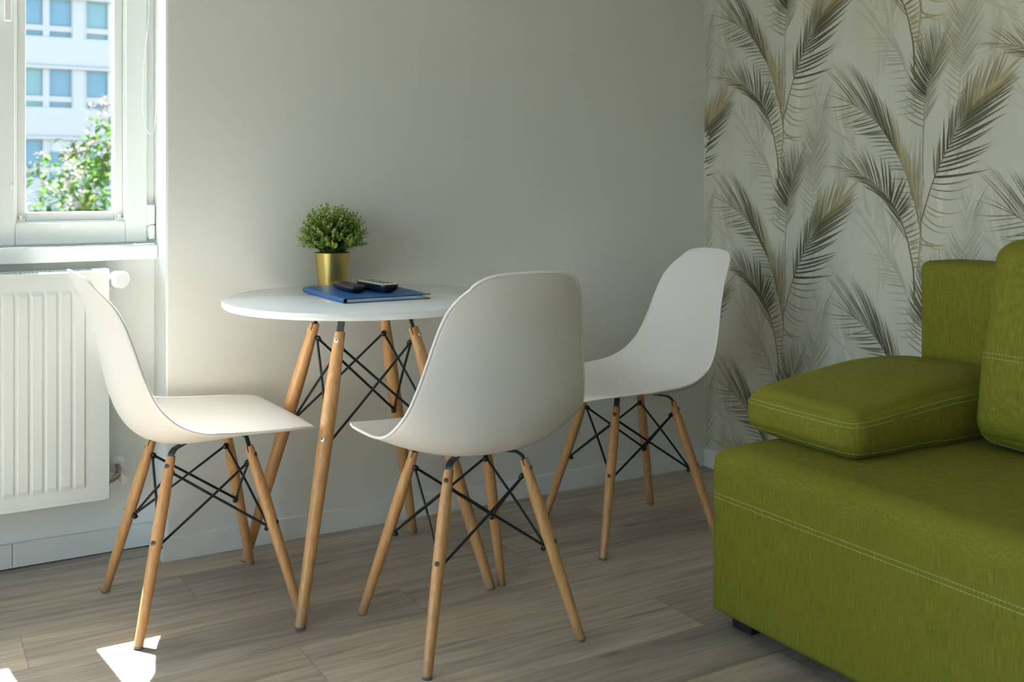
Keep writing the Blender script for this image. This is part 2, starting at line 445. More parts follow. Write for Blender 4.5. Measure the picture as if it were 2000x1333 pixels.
def motif():
    out = []
    # pale ghosts in the ground
    for k in range(9):
        a0 = rnd.uniform(-.27, .26); b0 = rnd.uniform(-.1, .54); an = rnd.uniform(50, 130); sg = rnd.choice((-1, 1))
        pal = rnd.choice(('ghost', 'light', 'ghost'))
        for q in range(11):
            leaflet(out, (a0+rnd.uniform(-.01, .01), b0+q*.011), an+sg*q*5, rnd.uniform(.14, .24), rnd.uniform(.009, .020), -sg*rnd.uniform(20, 50), pal, .3+rnd.random()*.5, 8)
    # F1 soft brown frond, right of the centre one
    frond(out, [(.121, .30), (.129, .417), (.137, .472), (.146, .54), (.156, .608), (.168, .688)],
          [(.02, 1, 34, [(0, 150, .07, .007, -12), (.5, 132, .10, .008, -6), (1, 112, .09, .006, 0)], [(0, 'faint'), (.35, 'brown'), (.7, 'faint')]),
           (.02, 1, 34, [(0, 40, .07, .006, 12), (.5, 50, .10, .007, 6), (1, 62, .09, .006, 0)], [(0, 'faint')])], 1, ('faint', .003, .001))
    # F2 faint frond left of the stem
    frond(out, [(-.012, .33), (-.025, .40), (-.05, .469), (-.074, .501), (-.11, .545)],
          [(.0, 1, 15, [(0, 190, .07, .007, -12), (1, 165, .10, .007, 18)], [(0, 'faint')]),
           (.1, 1, 14, [(0, 108, .12, .006, 0), (1, 125, .11, .005, 0)], [(0, 'faint')])], 1.2, ('faint', .003, .001))
    # faint low frond on the right of the join
    frond(out, [(.11, -.17), (.13, -.09), (.145, -.02), (.15, .06)],
          [(0, 1, 18, [(0, 125, .09, .006, -5), (1, 108, .08, .006, 0)], [(0, 'faint'), (.5, 'ghost')]),
           (0, 1, 18, [(0, 55, .09, .006, 5), (1, 70, .08, .006, 0)], [(0, 'faint'), (.5, 'ghost')])], 1.1, ('faint', .003, .001))
    # C centre frond
    frond(out, [(0, 0), (.009, .13), (.009, .211), (.012, .297), (.015, .357), (.022, .383), (.034, .426), (.046, .464), (.069, .521)],
          [(.36, .57, 9, [(.3, 162, .075, .007, -20), (.57, 150, .085, .010, -14)], [(0, 'grey'), (.45, 'mid')]),
           (.58, .80, 12, [(.58, 142, .090, .012, -22), (.7, 128, .105, .013, -16), (.8, 116, .115, .009, -8)], [(0, 'dark')]),
           (.80, 1, 15, [(.8, 112, .11, .006, -6), (1, 96, .08, .004, 0)], [(0, 'mid'), (.93, 'grey')]),
           (.38, .66, 17, [(.4, 52, .07, .005, 0), (.66, 48, .095, .005, 4)], [(0, 'grey')]),
           (.66, 1, 22, [(.66, 46, .105, .0055, 4), (1, 62, .09, .0045, 4)], [(0, 'mid'), (.92, 'grey')]),
           ], 2, ('grey', .003, .001))
    # L2 the long left frond
    frond(out, [(0, 0), (-.015, .062), (-.035, .12), (-.063, .186), (-.102, .245), (-.145, .30), (-.186, .333), (-.240, .366)],
          [(.45, .72, 16, [(.45, 104, .15, .0075, 4), (.6, 110, .20, .0080, 8), (.72, 116, .21, .0060, 10)], [(0, 'olive'), (.5, 'dark')]),
           (.72, 1, 12, [(.72, 120, .20, .0050, 8), (.85, 124, .21, .0045, 12), (1, 132, .16, .0040, 14)], [(0, 'mid'), (.86, 'olive')]),
           (.20, .45, 9, [(.2, 100, .10, .0060, -4), (.45, 102, .14, .0075, 2)], [(0, 'tan')]),
           (.93, 1, 3, [(.93, 148, .15, .0042, 10), (1, 158, .13, .0040, 18)], [(0, 'olive')]),
           (.66, 1, 10, [(.66, 188, .10, .0085, -12), (.85, 196, .12, .0070, -2), (1, 186, .12, .0060, -8)], [(0, 'dark'), (.82, 'olive')]),
           (.38, .66, 11, [(.38, 172, .065, .0065, 24), (.55, 176, .075, .0075, 16), (.66, 184, .09, .0085, -6)], [(0, 'grey'), (.48, 'mid')]),
           (.14, .38, 6, [(.14, 176, .06, .005, 10), (.38, 170, .062, .0055, 22)], [(0, 'tan')]),
           ], 3)
    # centre tan strands
    for i in range(13):
        a0 = rnd.uniform(-.010, .006); b0 = rnd.uniform(.0, .12)
        leaflet(out, (a0-b0*.2, b0), 90+rnd.uniform(-6, 16), rnd.uniform(.12, .20), rnd.uniform(.004, .008), rnd.uniform(-12, 16), 'tan', 2.7+rnd.random()*.2, 8)
    for i in range(8):
        leaflet(out, (rnd.uniform(.0, .02), rnd.uniform(.03, .16)), 96+rnd.uniform(-10, 16), rnd.uniform(.08, .14), .004, rnd.uniform(-10, 14), 'faint', 2.5, 6)
    # R the right-leaning dark frond
    frond(out, [(-.003, 0), (.014, .052), (.042, .13), (.089, .222), (.137, .294), (.17, .335), (.237, .394)],
          [(.36, .66, 15, [(.34, 92, .075, .0085, 0), (.5, 88, .095, .009, -2), (.66, 86, .11, .0085, -4)], [(0, 'olive'), (.42, 'dark'), (.58, 'mid')]),
           (.66, 1, 16, [(.66, 84, .12, .0075, -4), (.85, 78, .12, .0065, -6), (1, 66, .10, .005, -6)], [(0, 'olive'), (.8, 'tan')]),
           (.36, .74, 17, [(.36, 3, .150, .0110, 16), (.45, 14, .160, .0120, 10), (.58, 24, .165, .0130, 6), (.74, 32, .17, .0120, -4)], [(0, 'dark')]),
           (.74, .98, 13, [(.74, 33, .17, .0120, -4), (.9, 38, .13, .0110, -8), (1, 44, .11, .006, -6)], [(0, 'olive'), (.86, 'tan')]),
           (.30, .36, 3, [(.30, -12, .13, .0075, 40), (.36, 0, .14, .009, 24)], [(0, 'olive')]),
           ], 4)
    for (a, b, an, ln, cv) in [(.028, .098, -26, .12, 55), (.020, .066, -32, .125, 60), (.014, .040, -52, .11, 85), (.008, .020, -44, .10, 62),
                               (.002, -.018, -60, .10, 88), (.003, -.03, -25, .085, 30), (.0, -.045, -8, .09, 26), (.02, .052, -40, .07, 60)]:
        leaflet(out, (a, b), an, ln, .0058, cv, 'tan', 4.2+rnd.random()*.2, 9)
    # Ls the dark curved frond at lower left
    frond(out, [(-.018, -.22), (-.022, -.126), (-.033, -.074), (-.043, -.034), (-.063, .017), (-.088, .057), (-.121, .093), (-.169, .13), (-.203, .147), (-.246, .166), (-.32, .180)],
          [(.44, .54, 6, [(.44, 40, .065, .011, 4), (.54, 78, .095, .014, 0)], [(0, 'dark')]),
           (.54, .74, 11, [(.54, 86, .105, .010, 6), (.66, 106, .115, .008, 14), (.74, 116, .10, .007, 14)], [(0, 'dark'), (.68, 'mid')]),
           (.74, .92, 7, [(.74, 122, .10, .0055, 10), (.92, 142, .09, .0040, 12)], [(0, 'olive')]),
           (.36, .46, 5, [(.36, 24, .055, .008, 8), (.46, 40, .065, .010, 6)], [(0, 'mid')]),
           (.12, .36, 10, [(.12, 6, .045, .0060, 14), (.36, 20, .055, .0070, 14)], [(0, 'tan'), (.3, 'olive')]),
           (.30, .50, 7, [(.30, 128, .12, .0050, 8), (.5, 140, .12, .0075, 6)], [(0, 'olive'), (.36, 'dark')]),
           (.50, .76, 14, [(.5, 146, .11, .0075, 6), (.64, 160, .11, .0060, 6), (.76, 170, .09, .0050, 2)], [(0, 'dark'), (.62, 'mid'), (.7, 'olive')]),
           (.76, 1, 8, [(.76, 176, .08, .004, 4), (1, 178, .05, .0035, 6)], [(0, 'olive'), (.85, 'tan')]),
           ], 5, ('olive', .005, .0022))
    for (a, b, an, ln, cv) in [(.012, -.085, 10, .05, -150), (.015, -.11, 8, .055, -170), (.02, -.145, 0, .06, -140), (.0, -.06, 40, .05, -120)]:
        leaflet(out, (a-.03, b), an, ln, .0045, cv, 'tan', 5.4, 10)
    stemline(out, catmull([(0, .02, 0), (.002, -.03, 0), (-.006, -.09, 0), (-.012, -.14, 0)], 16), .006, .003, 'tan', 4.6)
    return out
m = MB(); m.attr = 'print'; m.fixn = False
Y0W = YF-.2; x = XR
def wbox(lo, hi):
    n0 = len(m.f); m.box(lo, hi)
    for i in range(n0, len(m.f)): m.c[i] = BG
wbox((XR, Y0W, 0), (XR+.2, YN+.33, ZC))
base_motif = sorted(motif(), key=lambda q: q[0]); NM = len(base_motif); JY, JZ = 1.971, .881
for i in range(-1, 3):                      # columns, half drop
    for j in range(-2, 3):
        oy = JY+.53*i; oz = JZ+.64*j-.32*(i % 2)
        if oz > 2.0: continue
        for rank, (order, pts) in enumerate(base_motif):
            xx = XR-.0003-(rank+(i % 2)*.5)/NM*.0014; prev = None
            ok = all(1.2 < oy-p[0][0] < 2.8865 and .05 < oz+p[0][1] < 2.3 for p in pts)
            if not ok:
                pts = [p for p in pts if oy-max(p[0][0], p[1][0]) > 1.2 and oy-min(p[0][0], p[1][0]) < 2.886 and .064 < oz+min(p[0][1], p[1][1]) and oz+p[0][1] < 2.3]
                if len(pts) < 2: continue
            for (l, r, c) in pts:
                a = m.vert((xx, oy-l[0], oz+l[1])); b = m.vert((xx, oy-r[0], oz+r[1]))
                if prev: m.face((prev[0], prev[1], b, a), (prev[2], prev[2], c, c))
                prev = (a, b, c)
structure(m.build('wall_right', M['wallpaper']))

# ------------------------------------------------------------------ window
win = empty('window_1', (0, YN, WZ0)); structure(win)
def wpart(name, boxes, mt, bevel=.003, parent=win, smooth=False):
    m = MB()
    for lo, hi in boxes: m.box((lo[0], lo[1]-YN, lo[2]-WZ0), (hi[0], hi[1]-YN, hi[2]-WZ0))
    return m.build(name, mt, parent, bevel=bevel)
def ring(x0, x1, z0, z1, w, y0, y1, wb=None, wt=None):
    wb = wb or w; wt = wt or w
    return [((x0, y0, z0), (x0+w, y1, z1)), ((x1-w, y0, z0), (x1, y1, z1)), ((x0+w, y0, z0), (x1-w, y1, z0+wb)), ((x0+w, y0, z1-wt), (x1-w, y1, z1))]
FX1 = XC-.0062
fr = wpart('window_frame', ring(WX0+.001, FX1, WZ0, WZ1, .050, YN-.003, YN+.085), M['pvc'])
def leaf(x0, x1):
    """a sash: flat face, stepped inner bead, glass, screen clips"""
    z0, z1 = WZ0+.006, WZ1-.008
    s = wpart('sash', ring(x0, x1, z0, z1, .058, YN-.012, YN+.058), M['pvc'], .004)
    wpart('bead', ring(x0+.052, x1-.052, z0+.052, z1-.052, .010, YN-.006, YN+.03), M['pvc'], .002, s)
    wpart('bead', ring(x0+.062, x1-.062, z0+.062, z1-.062, .023, YN+.006, YN+.045), M['pvcw'], .003, s)
    mm = MB(); mm.box((x0+.066, .046, z0+.066-WZ0), (x1-.066, .050, z1-.066-WZ0)); mm.build('pane', M['glass'], s)
    for cx in (x0+.072, x1-.072):
        c = MB(); c.box((cx-.011, -.002, z0+.060-WZ0), (cx+.011, .008, z0+.068-WZ0)); c.box((cx-.004, -.002, z0+.066-WZ0), (cx+.004, .008, z0+.078-WZ0))
        tag(c.build('clip', M['radid'] if False else M['pvcw'], s, bevel=.0015), 'corner clip')
    return s
s1 = leaf(.2195, FX1-.020)
s2 = leaf(WX0+.020, .2135)
for sx, sy in [(.268, .999), (.394, .893)]:
    k = MB(); k.tube([(sx, -.012, sy-WZ0), (sx, -.019, sy-WZ0)], [.006, .005], 14); k.build('plug', M['pvcw'], s1, True, sharp=40)
# handle (seen at the left edge) and hinge at lower right
h = MB(); h.obox((.256, -.052, 1.50-WZ0), (.0085, 0, 0), (0, .0055, 0), (0, 0, .075)); h.tube([(.256, -.05, 1.566-WZ0), (.256, -.012, 1.566-WZ0)], .008, 12)
h.obox((.256, -.016, 1.566-WZ0), (.014, 0, 0), (0, .004, 0), (0, 0, .034)); h.build('handle', M['pvcw'], s1, bevel=.003)
h = MB(); h.tube([(FX1-.010, -.022, WZ0+.055-WZ0), (FX1-.010, -.022, .108)], .0085, 16); h.box((FX1-.022, -.022, .05), (FX1-.004, .015, .108))
h.build('hinge', M['pvcw'], win, bevel=.001)
h = MB(); h.tube([(FX1-.010, -.022, .014), (FX1-.010, -.022, .052)], .0085, 16); h.box((FX1-.0205, -.022, .018), (FX1-.0035, .015, .048))
h.build('hinge', M['pvcw'], win, bevel=.001)
w2 = empty('fill_window', (XL-.1, (LY0+LY1)/2, LZ0)); structure(w2)  # unseen left-wall window, added to fill the room with daylight
m = MB(); hl = (LY1-LY0)/2; hz_ = LZ1-LZ0
for a, b in [((-hl, 0), (-hl+.08, hz_)), ((hl-.08, 0), (hl, hz_)), ((-.06, 0), (.06, hz_)), ((-hl, 0), (hl, .08)), ((-hl, hz_-.08), (hl, hz_))]:
    m.box((-.03, a[0], a[1]), (.03, b[0], b[1]))
m.build('window_frame', M['pvc'], w2)
m = MB(); m.box((-.002, -hl+.08, .08), (.002, hl-.08, hz_-.08)); m.build('pane', M['glass'], w2)
# sill board
m = MB(); m.box((-1.2, YN-.055, WZ0-.040), (XC-.0065, YN+.012, WZ0-.001))
sl = m.build('trim_2', M['pvcw'], bevel=.004); structure(sl)
# blind chain hanging in front of the window frame
cp = [(.6039, 1.75), (.6039, 1.5087), (.5999, 1.4246), (.5932, 1.3543), (.5885, 1.2774), (.5878, 1.2286), (.5905, 1.1868), (.5972, 1.1563), (.608, 1.1412), (.6170, 1.1569), (.6215, 1.195), (.6235, 1.3004), (.6240, 1.5112), (.624, 1.75)]
pts = catmull([(a, 2.975, b) for a, b in cp], 300)
ch = empty('blind_chain', (.61, 2.975, 1.1412)); tag(ch, 'thin white beaded blind cord hanging in a loop beside the window', 'blind chain')
m = MB(); m.tube([p-Vector((.61, 2.975, 1.1412)) for p in pts], .0007, 6); m.build('cord', M['cord'], ch, True)
m = MB(); acc = 0; last = pts[0]
def blob(mm, c, r, n=6, k=4, sc=(1, 1, 1)):
    b = len(mm.v); top = mm.vert((c[0], c[1], c[2]+r*sc[2])); bot = mm.vert((c[0], c[1], c[2]-r*sc[2])); rows = []
    for i in range(1, k):
        th = PI*i/k
        rows.append([mm.vert((c[0]+r*sc[0]*math.sin(th)*math.cos(2*PI*j/n), c[1]+r*sc[1]*math.sin(th)*math.sin(2*PI*j/n), c[2]+r*sc[2]*math.cos(th))) for j in range(n)])
    for j in range(n):
        mm.face((top, rows[0][j], rows[0][(j+1) % n])); mm.face((bot, rows[-1][(j+1) % n], rows[-1][j]))
        for a, bb in zip(rows, rows[1:]): mm.face((a[j], bb[j], bb[(j+1) % n], a[(j+1) % n]))
for p in pts:
    acc += (p-last).length; last = p
    if acc > .0058:
        acc = 0; blob(m, p-Vector((.61, 2.975, 1.1412)), .0019)
tag(m.build('beads', M['cord'], ch, True), kind='stuff')
# roller blind tube high above, where the chain hangs from
rb = empty('roller_blind', (-.1, 2.972, 2.42)); tag(rb, 'white rolled up roller blind above the window', 'blind')
m = MB(); m.tube([(-.72, 0, 0), (.70, 0, 0)], .026, 24); m.build('rolled_fabric', M['pvcw'], rb, True, sharp=40)
for x_ in (.70, -.748):
    m = MB(); m.box((x_, -.03, -.03), (x_+.028, .03, .04)); m.build('bracket', M['pvcw'], rb, bevel=.003)
m = MB(); m.tube([(.714, .003, -.028), (.7145, .003, -.67)], .0006, 6); m.tube([(.734, .003, -.028), (.734, .003, -.67)], .0006, 6); m.build('cord', M['cord'], rb)

# ------------------------------------------------------------------ radiator
RX0, RX1, RY0, RY1, RZ0, RZ1 = -.80, .489, 2.917, 2.990, .178, .777
ra = empty('radiator', (-.16, 2.95, RZ0)); tag(ra, 'white ribbed panel radiator mounted under the window', 'radiator')
def rl(x, y, z): return (x+.16, y-2.95, z-RZ0)
m = MB()      # ribbed front plate: profile in X, ends tapering in Z
xs = []; pitch = .0335; x = RX1-.055
prof = [(RX1, 0)]
k = 0
while x > RX0+.05:
    for dx, d in [(0, 0), (-.0045, 1), (-.0255, 1), (-.0300, 0)]:
        prof.append((x+dx, d))
    x -= pitch
prof.append((RX0, 0))
zs = [(RZ0+.012, 0), (RZ0+.036, 0), (RZ0+.050, 1), (RZ1-.056, 1), (RZ1-.044, 0), (RZ1-.008, 0)]
grid = [[m.vert(rl(px, RY0-(d*w)*.0045, z)) for (px, d) in prof] for z, w in zs]
for a, b in zip(grid, grid[1:]):
    for i in range(len(a)-1): m.face((a[i], b[i], b[i+1], a[i+1]))
pl = m.build('front_panel', M['radi'], ra, bevel=0)
m = MB()
m.box(rl(RX0-.003, RY0-.001, RZ0), rl(RX1+.003, RY0+.010, RZ0+.012))
m.box(rl(RX0-.003, RY0-.001, RZ1-.009), rl(RX1+.003, RY0+.012, RZ1))
m.box(rl(RX1, RY0-.001, RZ0+.012), rl(RX1+.003, RY0+.010, RZ1-.008)); m.box(rl(RX0-.003, RY0-.001, RZ0+.012), rl(RX0, RY0+.010, RZ1-.008))
m.build('rim', M['radi'], ra, bevel=.002)
m = MB(); m.box(rl(RX0, RY0+.008, RZ0+.01), rl(RX1, RY1, RZ1-.014)); m.build('body', M['radi'], ra)
m = MB()
for i in range(128):
    xx = RX0+.012+i*(RX1-RX0-.024)/127
    m.box(rl(xx-.0022, RY0+.014, RZ1-.006), rl(xx+.0022, RY1-.006, RZ1+.001))
m.box(rl(RX0, RY0+.010, RZ1-.006), rl(RX1, RY0+.014, RZ1+.002)); m.box(rl(RX0, RY1-.006, RZ1-.006), rl(RX1, RY1, RZ1+.003))
m.box(rl(RX1-.034, RY0+.011, RZ1-.012), rl(RX1+.004, RY1, RZ1+.005))
m.build('top_grille', M['radi'], ra)
m = MB(); m.box(rl(RX1, RY0+.01, RZ0+.015), rl(RX1+.004, RY1, RZ1-.008)); m.build('side_cover', M['radi'], ra, bevel=.001)
v = MB(); v.tube([rl(RX1+.004, 2.975, .752), rl(RX1+.022, 2.975, .752)], .011, 16); v.tube([rl(RX1+.012, 2.975, .752), rl(RX1+.012, 2.975, .722)], .008, 14)
va = v.build('valve', M['pvcw'], ra, True, sharp=40)
v = MB(); v.tube([rl(.506, 2.975, .752), rl(.510, 2.962, .752), rl(.512, 2.953, .752), rl(.522, 2.913, .753), rl(.524, 2.905, .753)], [.010, .015, .0225, .0235, .019], 26); v.build('thermostat_knob', M['pvcw'], va, True, sharp=50)
v = MB(); v.tube([rl(RX1+.006, 2.975, .213), rl(.51, 2.975, .213), rl(.523, 2.975, .222), rl(.531, 3.0, .232), rl(.531, YN-.001, .236)], [.011, .008, .009, .0075, .0075], 16)
v.tube([rl(RX1+.006, 2.975, .213), rl(RX1+.014, 2.975, .213)], .0135, 6)
tag(v.build('pipe_fitting', M['brass'], ra, True, sharp=35), 'copper coloured pipe fitting')
v = MB(); v.tube([rl(.531, 2.985, .214), rl(.536, 2.955, .209)], [.009, .0085], 16); v.build('fitting_cap', M['pvcw'], ra, True, sharp=40)
v = MB(); v.tube([rl(.531, YN-.012, .236), rl(.531, YN-.0003, .236)], [.014, .024], 24); v.build('wall_rosette', M['pvcw'], ra, True, sharp=40)

# ------------------------------------------------------------------ chairs
CW, CD, TW, TD, LH = .373, .366, .1860, .182, .383
SKEY = [0, .08, .2, .35, .47, .55, .62, .69, .77, .85, .93, 1.0]
CY = [.240, .226, .150, .040, -.055, -.115, -.160, -.190, -.211, -.231, -.256, -.290]
CZ = [.410, .427, .428, .414, .4065, .413, .438, .490, .567, .650, .732, .809]
EY = [.224, .205, .140, .040, -.035, -.080, -.118, -.150, -.174, -.194, -.220, -.264]
EZ = [.422, .436, .442, .448, .455, .467, .490, .528, .586, .656, .730, .797]
EW = [.186, .206, .223, .231, .233, .232, .226, .213, .197, .180, .165, .152]
def shell_pt(s, t):
    a = abs(t); k = a**2.3
    v = [smooth_keys(list(zip(SKEY, q)), s) for q in (CY, CZ, EY, EZ, EW)]
    return Vector((v[4]*t, v[0]+(v[2]-v[0])*k, v[1]+(v[3]-v[1])*k))
def make_shell(parent):
    NS, NTt = 52, 30; m = MB(); g_ = []
    for i in range(NS+1):
        b = -1+2*i/NS; row = []
        for j in range(NTt+1):
            a = -1+2*j/NTt
            kp = .085
            f_ = 1-kp*(abs(a)**4.2)*(abs(b)**9)*1.0
            fs = 1-kp*.55*(abs(a)**5)*(abs(b)**6)
            bb = b*fs; aa = a*(1-.17*(abs(a)**3)*(abs(b)**14)-.02*abs(b)**6)
            row.append(m.vert(shell_pt(.5+.5*bb, aa)))
        g_.append(row)
    for i in range(NS):
        for j in range(NTt): m.face((g_[i][j], g_[i][j+1], g_[i+1][j+1], g_[i+1][j]))
    o = m.build('seat_shell', M['shell'], parent, True)
    loop = [g_[0][j] for j in range(NTt+1)]+[g_[i][NTt] for i in range(1, NS+1)]+[g_[NS][j] for j in range(NTt-1, -1, -1)]+[g_[i][0] for i in range(NS-1, 0, -1)]
    P_ = [Vector(m.v[i]) for i in loop]; N = len(P_); rm_ = MB(); rings = []
    for i in range(N):
        d = (P_[(i+1) % N]-P_[i-1]).normalized(); out = (P_[i]-Vector((0, -.02, .55))); w = d.cross(out).normalized(); u = w.cross(d).normalized()
        rings.append([rm_.vert(P_[i]+(u*math.cos(2*PI*k/10)+w*math.sin(2*PI*k/10))*.0035) for k in range(10)])
    for i in range(N):
        a, b = rings[i], rings[(i+1) % N]
        for k in range(10): rm_.face((a[k], a[(k+1) % 10], b[(k+1) % 10], b[k]))
    rm_.build('rim', M['shell'], o, True)
    s_ = o.modifiers.new('solid', 'SOLIDIFY'); s_.thickness = .0055; s_.offset = 0
    s_.use_even_offset = True
    u = o.modifiers.new('sub', 'SUBSURF'); u.levels = 1; u.render_levels = 1
    return o
def leg_geom(w, d, tw, td, h):
    out = []
    for sx, sy in ((-1, -1), (1, -1), (1, 1), (-1, 1)):
        out.append((Vector((sx*w/2, sy*d/2, 0)), Vector((sx*tw/2, sy*td/2, h))))
    return out
def make_leg(parent, b, t, rb, rm, rt, slotlen, bolts, cap_r, boltmat, rbolt):
    dv = (t-b); L = dv.length; d = dv.normalized()
    rad = Vector((b.x, b.y, 0)).normalized(); rad = (rad-d*rad.dot(d)).normalized(); tan = d.cross(rad).normalized()
    m = MB(); m.tube([b+d*.004, b+d*.03, b+d*(L*.35), b+d*(L*.62), b+d*(L*.80), b+d*(L*.93), b+d*(L-.004), b+d*L], [rb, rb*1.02, (rb+rm)/2*1.03, rm, rm*.98, (rm*.3+rt*.7), rt, rt*.9], 24)
    m.mi = 1; m.obox(b+d*(L-slotlen/2+.0008), tan*(rt*1.035), rad*.0013, d*(slotlen/2))
    lg = m.build('leg', [M['wood'], M['slot']], parent, True, sharp=40)
    c = MB(); c.tube([b, b+d*.0045], [cap_r*.94, cap_r], 20); c.build('foot_cap', M['cap'], lg, True, sharp=40)
    for q in bolts:
        p = b+d*(L*q)
        bm_ = MB(); rr = rm*.93 if q < .8 else rt*1.02
        bm_.tube([p+rad*(rr-.004), p+rad*(rr+.0008), p+rad*(rr+.0016)], [rbolt, rbolt, rbolt*.7], 16)
        bm_.mi = 1; bm_.tube([p+rad*(rr+.0012), p+rad*(rr+.0019)], rbolt*.36, 6)
        bm_.build('bolt', [boltmat, M['slot']], lg, True, sharp=40)
    return lg, b, d, L, rad, tan
def make_rods(parent, legs, qu, ql, rin, r):
    for i in range(4):
        j = (i+1) % 4
        for a, c in ((i, j), (j, i)):
            _, b1, d1, L1, r1, t1 = legs[a]; _, b2, d2, L2, r2, t2 = legs[c]
            p = b1+d1*(L1*qu)-r1*rin; q = b2+d2*(L2*ql)-r2*rin
            inward = Vector((-(p.x+q.x), -(p.y+q.y), 0)).normalized()*(.002 if a == i else -.002)
            mid = (p+q)/2+inward
            m = MB(); e = (q-p).normalized()
            m.tube([p+r1*.006, p+e*.010, mid, q-e*.010, q+r2*.006], r, 8)
            m.build('brace_rod', M['black'], parent, True)
    for lg, b, d, L, rad, tan in legs:
        for q in (qu, ql):
            p = b+d*(L*q)-rad*rin
            m = MB(); m.tube([p+rad*.006, p-rad*.004, p-rad*.010-d*.004], [.0056, .0064, .0050], 12); m.build('nut', M['black'], lg, True)
def make_chair():
    root = empty('dining_chair')
    make_shell(root)
    legs = []
    for b, t in leg_geom(CW, CD, TW, TD, LH):
        legs.append(make_leg(root, b, t, .0105, .0138, .0102, .034, (.945, .5355), .0108, M['bronze'], .0055))
    for lg, b, d, L, rad, tan in legs:
        top = b+d*L; front = b.y > 0
        if front:
            pts = [b+d*(L-.02), top+d*.012, top+d*.024, top+d*.030-rad*.006, Vector((top.x*.62, top.y*.62, top.z+.024)), Vector((top.x*.40, top.y*.40, top.z+.020))]
        else:
            pts = [b+d*(L-.02), top+d*.006, top+d*.011-rad*.003, Vector((top.x*.88, top.y*.88, top.z+.0145)), Vector((top.x*.70, top.y*.70, top.z+.016)), Vector((top.x*.58, top.y*.58, top.z+.016))]
        m = MB(); m.ribbon(pts, tan, .0080, .0014)
        br = m.build('mount_bracket', M['strip'], root, bevel=.0004)
        e = pts[-1]+(pts[-2]-pts[-1])*.4
        m = MB(); m.lathe([(.0075, .001), (.009, .004), (.009, .008 if front else .007)], 16, e); m.build('spacer', M['shell'], br, True, sharp=40)
    make_rods(root, legs, .915, .520, .0125, .0031)
    return root
spots = [(.639, 2.563, -1.553, 'white shell chair with wooden legs at the left of the table, before the radiator'),
         (1.1275, 2.1075, -.025, 'white shell chair seen from behind, nearest the camera in front of the table'),
         (1.845, 2.461, 1.439, 'white shell chair at the right, standing between the back wall and the green sofa')]
proto = make_chair(); kids = all_kids()
for i, (x, y, th, lab) in enumerate(spots):
    o = proto if i == 0 else copy_tree(proto)
    o.location = (x, y, 0); o.rotation_euler = (0, 0, th)
    if i == 1: o.scale = (1, 1, 1.022)
    tag(o, lab, 'chair', 'white dining chairs around the table')

# ------------------------------------------------------------------ table
tb = empty('round_table', (1.0453, 2.526, 0), -.034)
tag(tb, 'round white table with four splayed wooden legs against the back wall', 'table')
m = MB(); TR, TZ = .353, .7174
m.lathe([(TR-.012, TZ-.0190), (TR-.004, TZ-.0180), (TR-.001, TZ-.0140), (TR, TZ-.009), (TR, TZ-.004), (TR-.0010, TZ-.0012), (TR-.0035, TZ)], 128)
tt = m.build('table_top', M['top'], tb, True, sharp=30)
S, ST, HT = .486, .194, .643
legs = []
for b, t in leg_geom(S, S, ST, ST, HT):
    legs.append(make_leg(tb, b, t, .0122, .0180, .0128, .040, (.968, .619), .0124, M['chrome'], .0062))
for lg, b, d, L, rad, tan in legs:
    top = b+d*L; zt = TZ-.0195
    m = MB(); m.ribbon([b+d*(L-.03), top+d*.03, Vector((top.x*.87, top.y*.87, zt-.006)), Vector((top.x*.80, top.y*.80, zt-.0015)), Vector((top.x*.3, top.y*.3, zt-.0015))], tan, .0090, .0014)
    m.build('mount_bracket', M['strip'], tb, bevel=.0004)
make_rods(tb, legs, .950, .605, .0170, .0033)

# ------------------------------------------------------------------ plant in a golden pot
px_, py_, pz_ = 1.064, 2.795, TZ
pt = empty('potted_plant', (px_, py_, pz_), .3); tag(pt, 'small bushy green plant in a golden metal pot on the table', 'plant')
m = MB(); m.lathe([(.0395, 0), (.0410, .0015), (.0495, .0950), (.0498, .0965), (.0488, .0970), (.0470, .0940), (.0400, .012), (.001, .010)], 64, cap1=True)
po = m.build('pot', M['gold'], pt, True, sharp=35)
m = MB(); a = -2.32
m.obox((.0455*math.cos(a), .0455*math.sin(a), .0485), (.0004*math.sin(a), -.0004*math.cos(a), 0), (.0007*math.cos(a), .0007*math.sin(a), 0), (.0042*math.cos(a), .0042*math.sin(a), .0470))
m.build('seam', M['bronze'], po)
rnd = random.Random(11)
fo = MB(); st = MB(); fo.fixn = False
def leafq(mm, p, d, up, ln, w, c):
    d = d.normalized(); s_ = d.cross(up)
    if s_.length < .1: s_ = d.orthogonal()
    s_.normalize(); n_ = s_.cross(d)
    a = mm.vert(p); b = mm.vert(p+d*ln*.5+s_*w/2+n_*w*.12); c_ = mm.vert(p+d*ln-n_*ln*.08); e = mm.vert(p+d*ln*.5-s_*w/2+n_*w*.12); f_ = mm.vert(p+d*ln*.5)
    mm.face((a, b, c_, f_), c); mm.face((a, f_, c_, e), c)
NSP = 330
